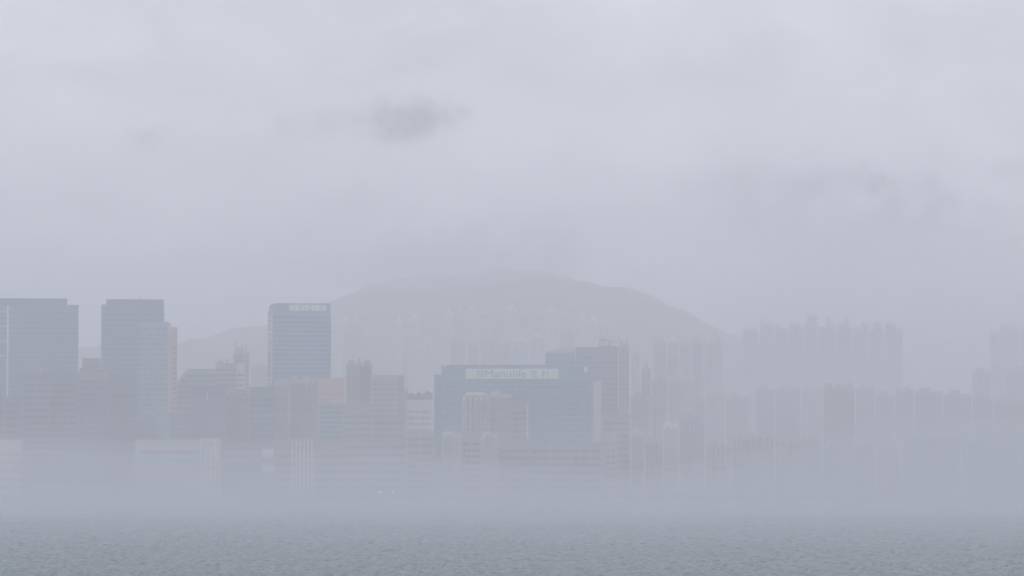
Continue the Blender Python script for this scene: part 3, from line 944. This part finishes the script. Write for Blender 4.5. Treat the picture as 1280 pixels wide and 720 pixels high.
# rows and columns widen with distance, so the waves stay resolved near the viewer's shore
us = np.concatenate([[-25, -6, -1.5, -.6, -.36], np.arange(-.285, .2851, .00088), [.36, .6, 1.5, 6, 25]])
ys = np.concatenate([[-600, 0, 250, 430], 500 * 1.00095 ** np.arange(0, 1160), [1560, 1640, 1740, 1860, 1995.9]])
U, Y = np.meshgrid(us, ys)
X = np.clip(U * np.maximum(Y, 400.0), -9000, 9000)
Z = np.zeros_like(X)
rw = np.random.RandomState(11)
for i in range(60):
    lam = 10 ** rw.uniform(math.log10(.9), math.log10(3.6))
    th = rw.normal(math.pi * .62, .95)
    kx, ky = math.cos(th) * 2 * math.pi / lam, math.sin(th) * 2 * math.pi / lam
    ph = rw.uniform(0, 6.283)
    u = kx * X + ky * Y + ph
    Z += .0145 * lam ** .45 * (np.sin(u) + .28 * np.sin(2 * u + 1.57))
gx = np.clip((.284 - np.abs(U)) / .03, 0, 1) * np.clip((Y - 501) / 40, 0, 1) * np.clip((1500 - Y) / 200, 0.0, 1)
Z *= gx
o = grid_mesh('water', us, ys, Z, wm_, X=X)
tag(o, 'grey choppy harbour water under fog', 'water', kind='structure')

# ------------------------------------------------------------------ air
HAZE_COL = (.889, .912, .966)
FOG_COL = (.795, .828, .884)


def air_mat(name, dens, col):
    m = bpy.data.materials.new(name)
    m.use_nodes = True
    nt = m.node_tree
    nt.nodes.remove(nt.nodes['Principled BSDF'])
    v = N(nt, 'ShaderNodeVolumePrincipled')
    v.inputs['Color'].default_value = col + (1,)
    v.inputs['Density'].default_value = dens
    v.inputs['Anisotropy'].default_value = 0.0
    nt.links.new(v.outputs[0], nt.nodes['Material Output'].inputs['Volume'])
    return m


hz = MB().box(-9500, 9500, -700, 9500, -2.5, 296).build('haze', air_mat('haze_air', .00058, HAZE_COL))
tag(hz, 'pale even haze filling the air over harbour and city', 'haze', kind='stuff')

# the low sea fog lying on the water and the waterfront: even banks with uneven tops, one within the other
def fog_bank(prof_y, prof_z, dens, seed, wave, right, label):
    xs = np.linspace(-2600, 2600, 209)
    ys = np.concatenate([np.linspace(prof_y[0], 1500, 24), np.linspace(1520, 2600, 45), np.linspace(2680, 8800, 24)])
    X, Y = np.meshgrid(xs, ys)
    und = np.zeros_like(X)
    rf_ = np.random.RandomState(seed)
    for i in range(20):
        lam = 10 ** rf_.uniform(math.log10(90), math.log10(800))
        th = rf_.uniform(0, 6.283)
        und += np.sin((X * math.cos(th) + Y * math.sin(th)) * 2 * math.pi / lam + rf_.uniform(0, 6.283)) * (lam / 400) ** .6
    base = np.interp(Y, prof_y, prof_z)
    t = np.clip((X / np.maximum(Y, 1) - .03) / .05, 0, 1)
    base = base * (1 + (right - 1) * t * t * (3 - 2 * t) * np.clip((Y - 1400) / 400, 0, 1))
    top = base * (1 + np.clip(wave * und / 2.6, -.45, .45))
    nx, ny = len(xs), len(ys)
    v = [(float(p), float(q), float(c)) for p, q, c in zip(X.ravel(), Y.ravel(), top.ravel())]
    v += [(float(p), float(q), -1.4 - .1 * seed) for p, q in zip(X.ravel(), Y.ravel())]
    f = []
    n = nx * ny
    for j in range(ny - 1):
        for i in range(nx - 1):
            k = j * nx + i
            f.append((k, k + 1, k + nx + 1, k + nx))
            f.append((n + k, n + k + nx, n + k + nx + 1, n + k + 1))
    for i in range(nx - 1):
        f.append((i, n + i, n + i + 1, i + 1))
        k = (ny - 1) * nx + i
        f.append((k, k + 1, n + k + 1, n + k))
    for j in range(ny - 1):
        k = j * nx
        f.append((k, k + nx, n + k + nx, n + k))
        k = j * nx + nx - 1
        f.append((k, n + k, n + k + nx, k + nx))
    me = bpy.data.meshes.new('haze')
    me.from_pydata(v, [], f)
    me.materials.append(air_mat('fog_air', dens, FOG_COL))
    o = bpy.data.objects.new('haze', me)
    COL.objects.link(o)
    tag(o, label, 'fog', kind='stuff')


fog_bank([900, 1300, 1550, 1950, 2120, 2500, 8800], [.5, 3, 12, 40, 40, 32, 28], .00055, 4, .22, 3.6, 'thin upper sea fog drifting in front of the towers')
fog_bank([890, 1300, 1500, 1650, 1800, 1940, 2060, 2300, 8800], [.2, 1.8, 5, 8.5, 14.5, 23.5, 20.5, 14, 12], .0025, 5, .2, 1.6, 'densest low sea fog lying on the water and the waterfront')

# the cap of mist that hangs on the hill's summit
bm = bmesh.new()
bmesh.ops.create_icosphere(bm, subdivisions=5, radius=1.0)
rc = np.random.RandomState(9)
wv = [(rc.normal(0, 3.2, 3), rc.uniform(0, 6.28)) for _ in range(14)]
for v in bm.verts:
    d = 1.0 + .045 * sum(math.sin(float(np.dot(k, v.co)) + p) for k, p in wv)
    v.co = Vector((-84 + 165 * v.co.x * d, 4420 + 210 * v.co.y * d, 250 + 30 * v.co.z * min(d, 1.3)))
me = bpy.data.meshes.new('haze')
bm.to_mesh(me)
bm.free()
me.materials.append(air_mat('summit_mist', .0026, HAZE_COL))
o = bpy.data.objects.new('haze', me)
COL.objects.link(o)
tag(o, 'cap of mist hanging on the summit of the wooded hill', 'mist', kind='stuff')

# ------------------------------------------------------------------ sky and sun
SUN_EL, SUN_AZ = 48.0, 200.0      # azimuth clockwise from +Y: high, behind the camera and hidden by cloud
world = bpy.data.worlds.new('World')
SC.world = world
world.use_nodes = True
nt = world.node_tree
bg = nt.nodes['Background']
sky = N(nt, 'ShaderNodeTexSky')
sky.sky_type = 'NISHITA'
sky.sun_disc = False
sky.sun_elevation = R(SUN_EL)
sky.sun_rotation = R(SUN_AZ)
sky.air_density = 1.0
sky.dust_density = 3.0
tc = N(nt, 'ShaderNodeTexCoord')


def val(op, a, b_=None, c=None):
    n = N(nt, 'ShaderNodeMath', operation=op)
    for i, q in enumerate((a, b_, c)):
        if q is None:
            continue
        if isinstance(q, (int, float)):
            n.inputs[i].default_value = q
        else:
            nt.links.new(q, n.inputs[i])
    return n.outputs[0]


mp = N(nt, 'ShaderNodeMapping')
mp.inputs['Scale'].default_value = (1, 1, 2.0)
nt.links.new(tc.outputs['Generated'], mp.inputs['Vector'])
big = N(nt, 'ShaderNodeTexNoise')
big.inputs['Scale'].default_value = 9.0
big.inputs['Detail'].default_value = 5
big.inputs['Distortion'].default_value = .3
nt.links.new(mp.outputs[0], big.inputs['Vector'])
shade = N(nt, 'ShaderNodeMapRange')
shade.inputs['From Min'].default_value = .3
shade.inputs['From Max'].default_value = .7
shade.inputs['To Min'].default_value = .88
shade.inputs['To Max'].default_value = 1.08
nt.links.new(big.outputs['Fac'], shade.inputs['Value'])
# ragged dark scraps of low cloud
fine = N(nt, 'ShaderNodeTexNoise')
fine.inputs['Scale'].default_value = 60.0
fine.inputs['Detail'].default_value = 7
fine.inputs['Roughness'].default_value = .68
nt.links.new(tc.outputs['Generated'], fine.inputs['Vector'])
dark = None
for (cx_, cy_, rx, ry, s) in ((520, 148, 50, 30, .38), (455, 152, 110, 26, .28), (1172, 252, 66, 50, .50), (1075, 224, 60, 26, .20), (1120, 300, 150, 44, .2),
                              (955, 265, 120, 58, .27), (1255, 214, 50, 18, .3), (590, 325, 190, 46, .42), (640, 285, 130, 32, .14), (182, 172, 26, 18, .25), (1010, 235, 60, 22, .2),
                              (470, 335, 90, 24, .2)):
    d = (at(cx_, cy_, 1000.0) - Vector((0, 0, CAM_Z))).normalized()
    sep = N(nt, 'ShaderNodeVectorMath', operation='SUBTRACT')
    nt.links.new(tc.outputs['Generated'], sep.inputs[0])
    sep.inputs[1].default_value = d
    ml = N(nt, 'ShaderNodeVectorMath', operation='MULTIPLY')
    nt.links.new(sep.outputs[0], ml.inputs[0])
    ml.inputs[1].default_value = (F / rx, F / rx * .3, F / ry)
    ln = N(nt, 'ShaderNodeVectorMath', operation='LENGTH')
    nt.links.new(ml.outputs[0], ln.inputs[0])
    w = val('ADD', ln.outputs['Value'], val('MULTIPLY', val('SUBTRACT', fine.outputs['Fac'], .5), 3.6))
    mr = N(nt, 'ShaderNodeMapRange', interpolation_type='SMOOTHSTEP')
    mr.inputs['From Min'].default_value = -.1
    mr.inputs['From Max'].default_value = 1.4
    mr.inputs['To Min'].default_value = s
    mr.inputs['To Max'].default_value = 0
    nt.links.new(w, mr.inputs['Value'])
    dark = mr.outputs[0] if dark is None else val('ADD', dark, mr.outputs[0])
sepz = N(nt, 'ShaderNodeSeparateXYZ')
nt.links.new(tc.outputs['Generated'], sepz.inputs[0])
glow = val('POWER', 2.718, val('MULTIPLY', val('MULTIPLY', sepz.outputs['Z'], sepz.outputs['Z']), -1 / .075 ** 2))
mid = N(nt, 'ShaderNodeTexNoise')
mid.inputs['Scale'].default_value = 26.0
mid.inputs['Detail'].default_value = 6
mid.inputs['Distortion'].default_value = .6
nt.links.new(mp.outputs[0], mid.inputs['Vector'])
layer = N(nt, 'ShaderNodeMapRange')
layer.inputs['From Min'].default_value = .3
layer.inputs['From Max'].default_value = .7
layer.inputs['To Min'].default_value = .86
layer.inputs['To Max'].default_value = 1.1
nt.links.new(mid.outputs['Fac'], layer.inputs['Value'])
lum = val('MULTIPLY', val('MULTIPLY', shade.outputs[0], layer.outputs[0]), val('SUBTRACT', 1.0, dark))
lum = val('MULTIPLY', lum, val('ADD', 1.0, val('MULTIPLY', glow, .42)))
cl = N(nt, 'ShaderNodeVectorMath', operation='SCALE')
cl.inputs[0].default_value = (8.9, 8.75, 9.35)        # the overcast sheet, in the Sky Texture's own units
nt.links.new(lum, cl.inputs['Scale'])
mx = N(nt, 'ShaderNodeMix', data_type='RGBA')
mx.inputs['Factor'].default_value = .9
nt.links.new(sky.outputs[0], mx.inputs[6])
nt.links.new(cl.outputs[0], mx.inputs[7])
nt.links.new(mx.outputs[2], bg.inputs['Color'])
bg.inputs['Strength'].default_value = .12

sl = bpy.data.lights.new('sun', 'SUN')
sl.energy = .6
sl.angle = R(25)
sl.color = (1.0, .97, .92)
so = bpy.data.objects.new('sun', sl)
COL.objects.link(so)
so.rotation_euler = (R(90 - SUN_EL), 0, R(180 - SUN_AZ) if False else R(-SUN_AZ + 180))

# ------------------------------------------------------------------ render settings
SC.view_settings.view_transform = 'Standard'
SC.view_settings.look = 'None'
SC.view_settings.exposure = 0.0
SC.view_settings.gamma = 1.0
SC.view_settings.use_curve_mapping = False
SC.cycles.max_bounces = 8
SC.cycles.diffuse_bounces = 3
SC.cycles.glossy_bounces = 2
SC.cycles.volume_bounces = 6
SC.cycles.sample_clamp_indirect = 4.0
SC.cycles.use_denoising = True
SC.cycles.denoising_prefilter = 'ACCURATE'
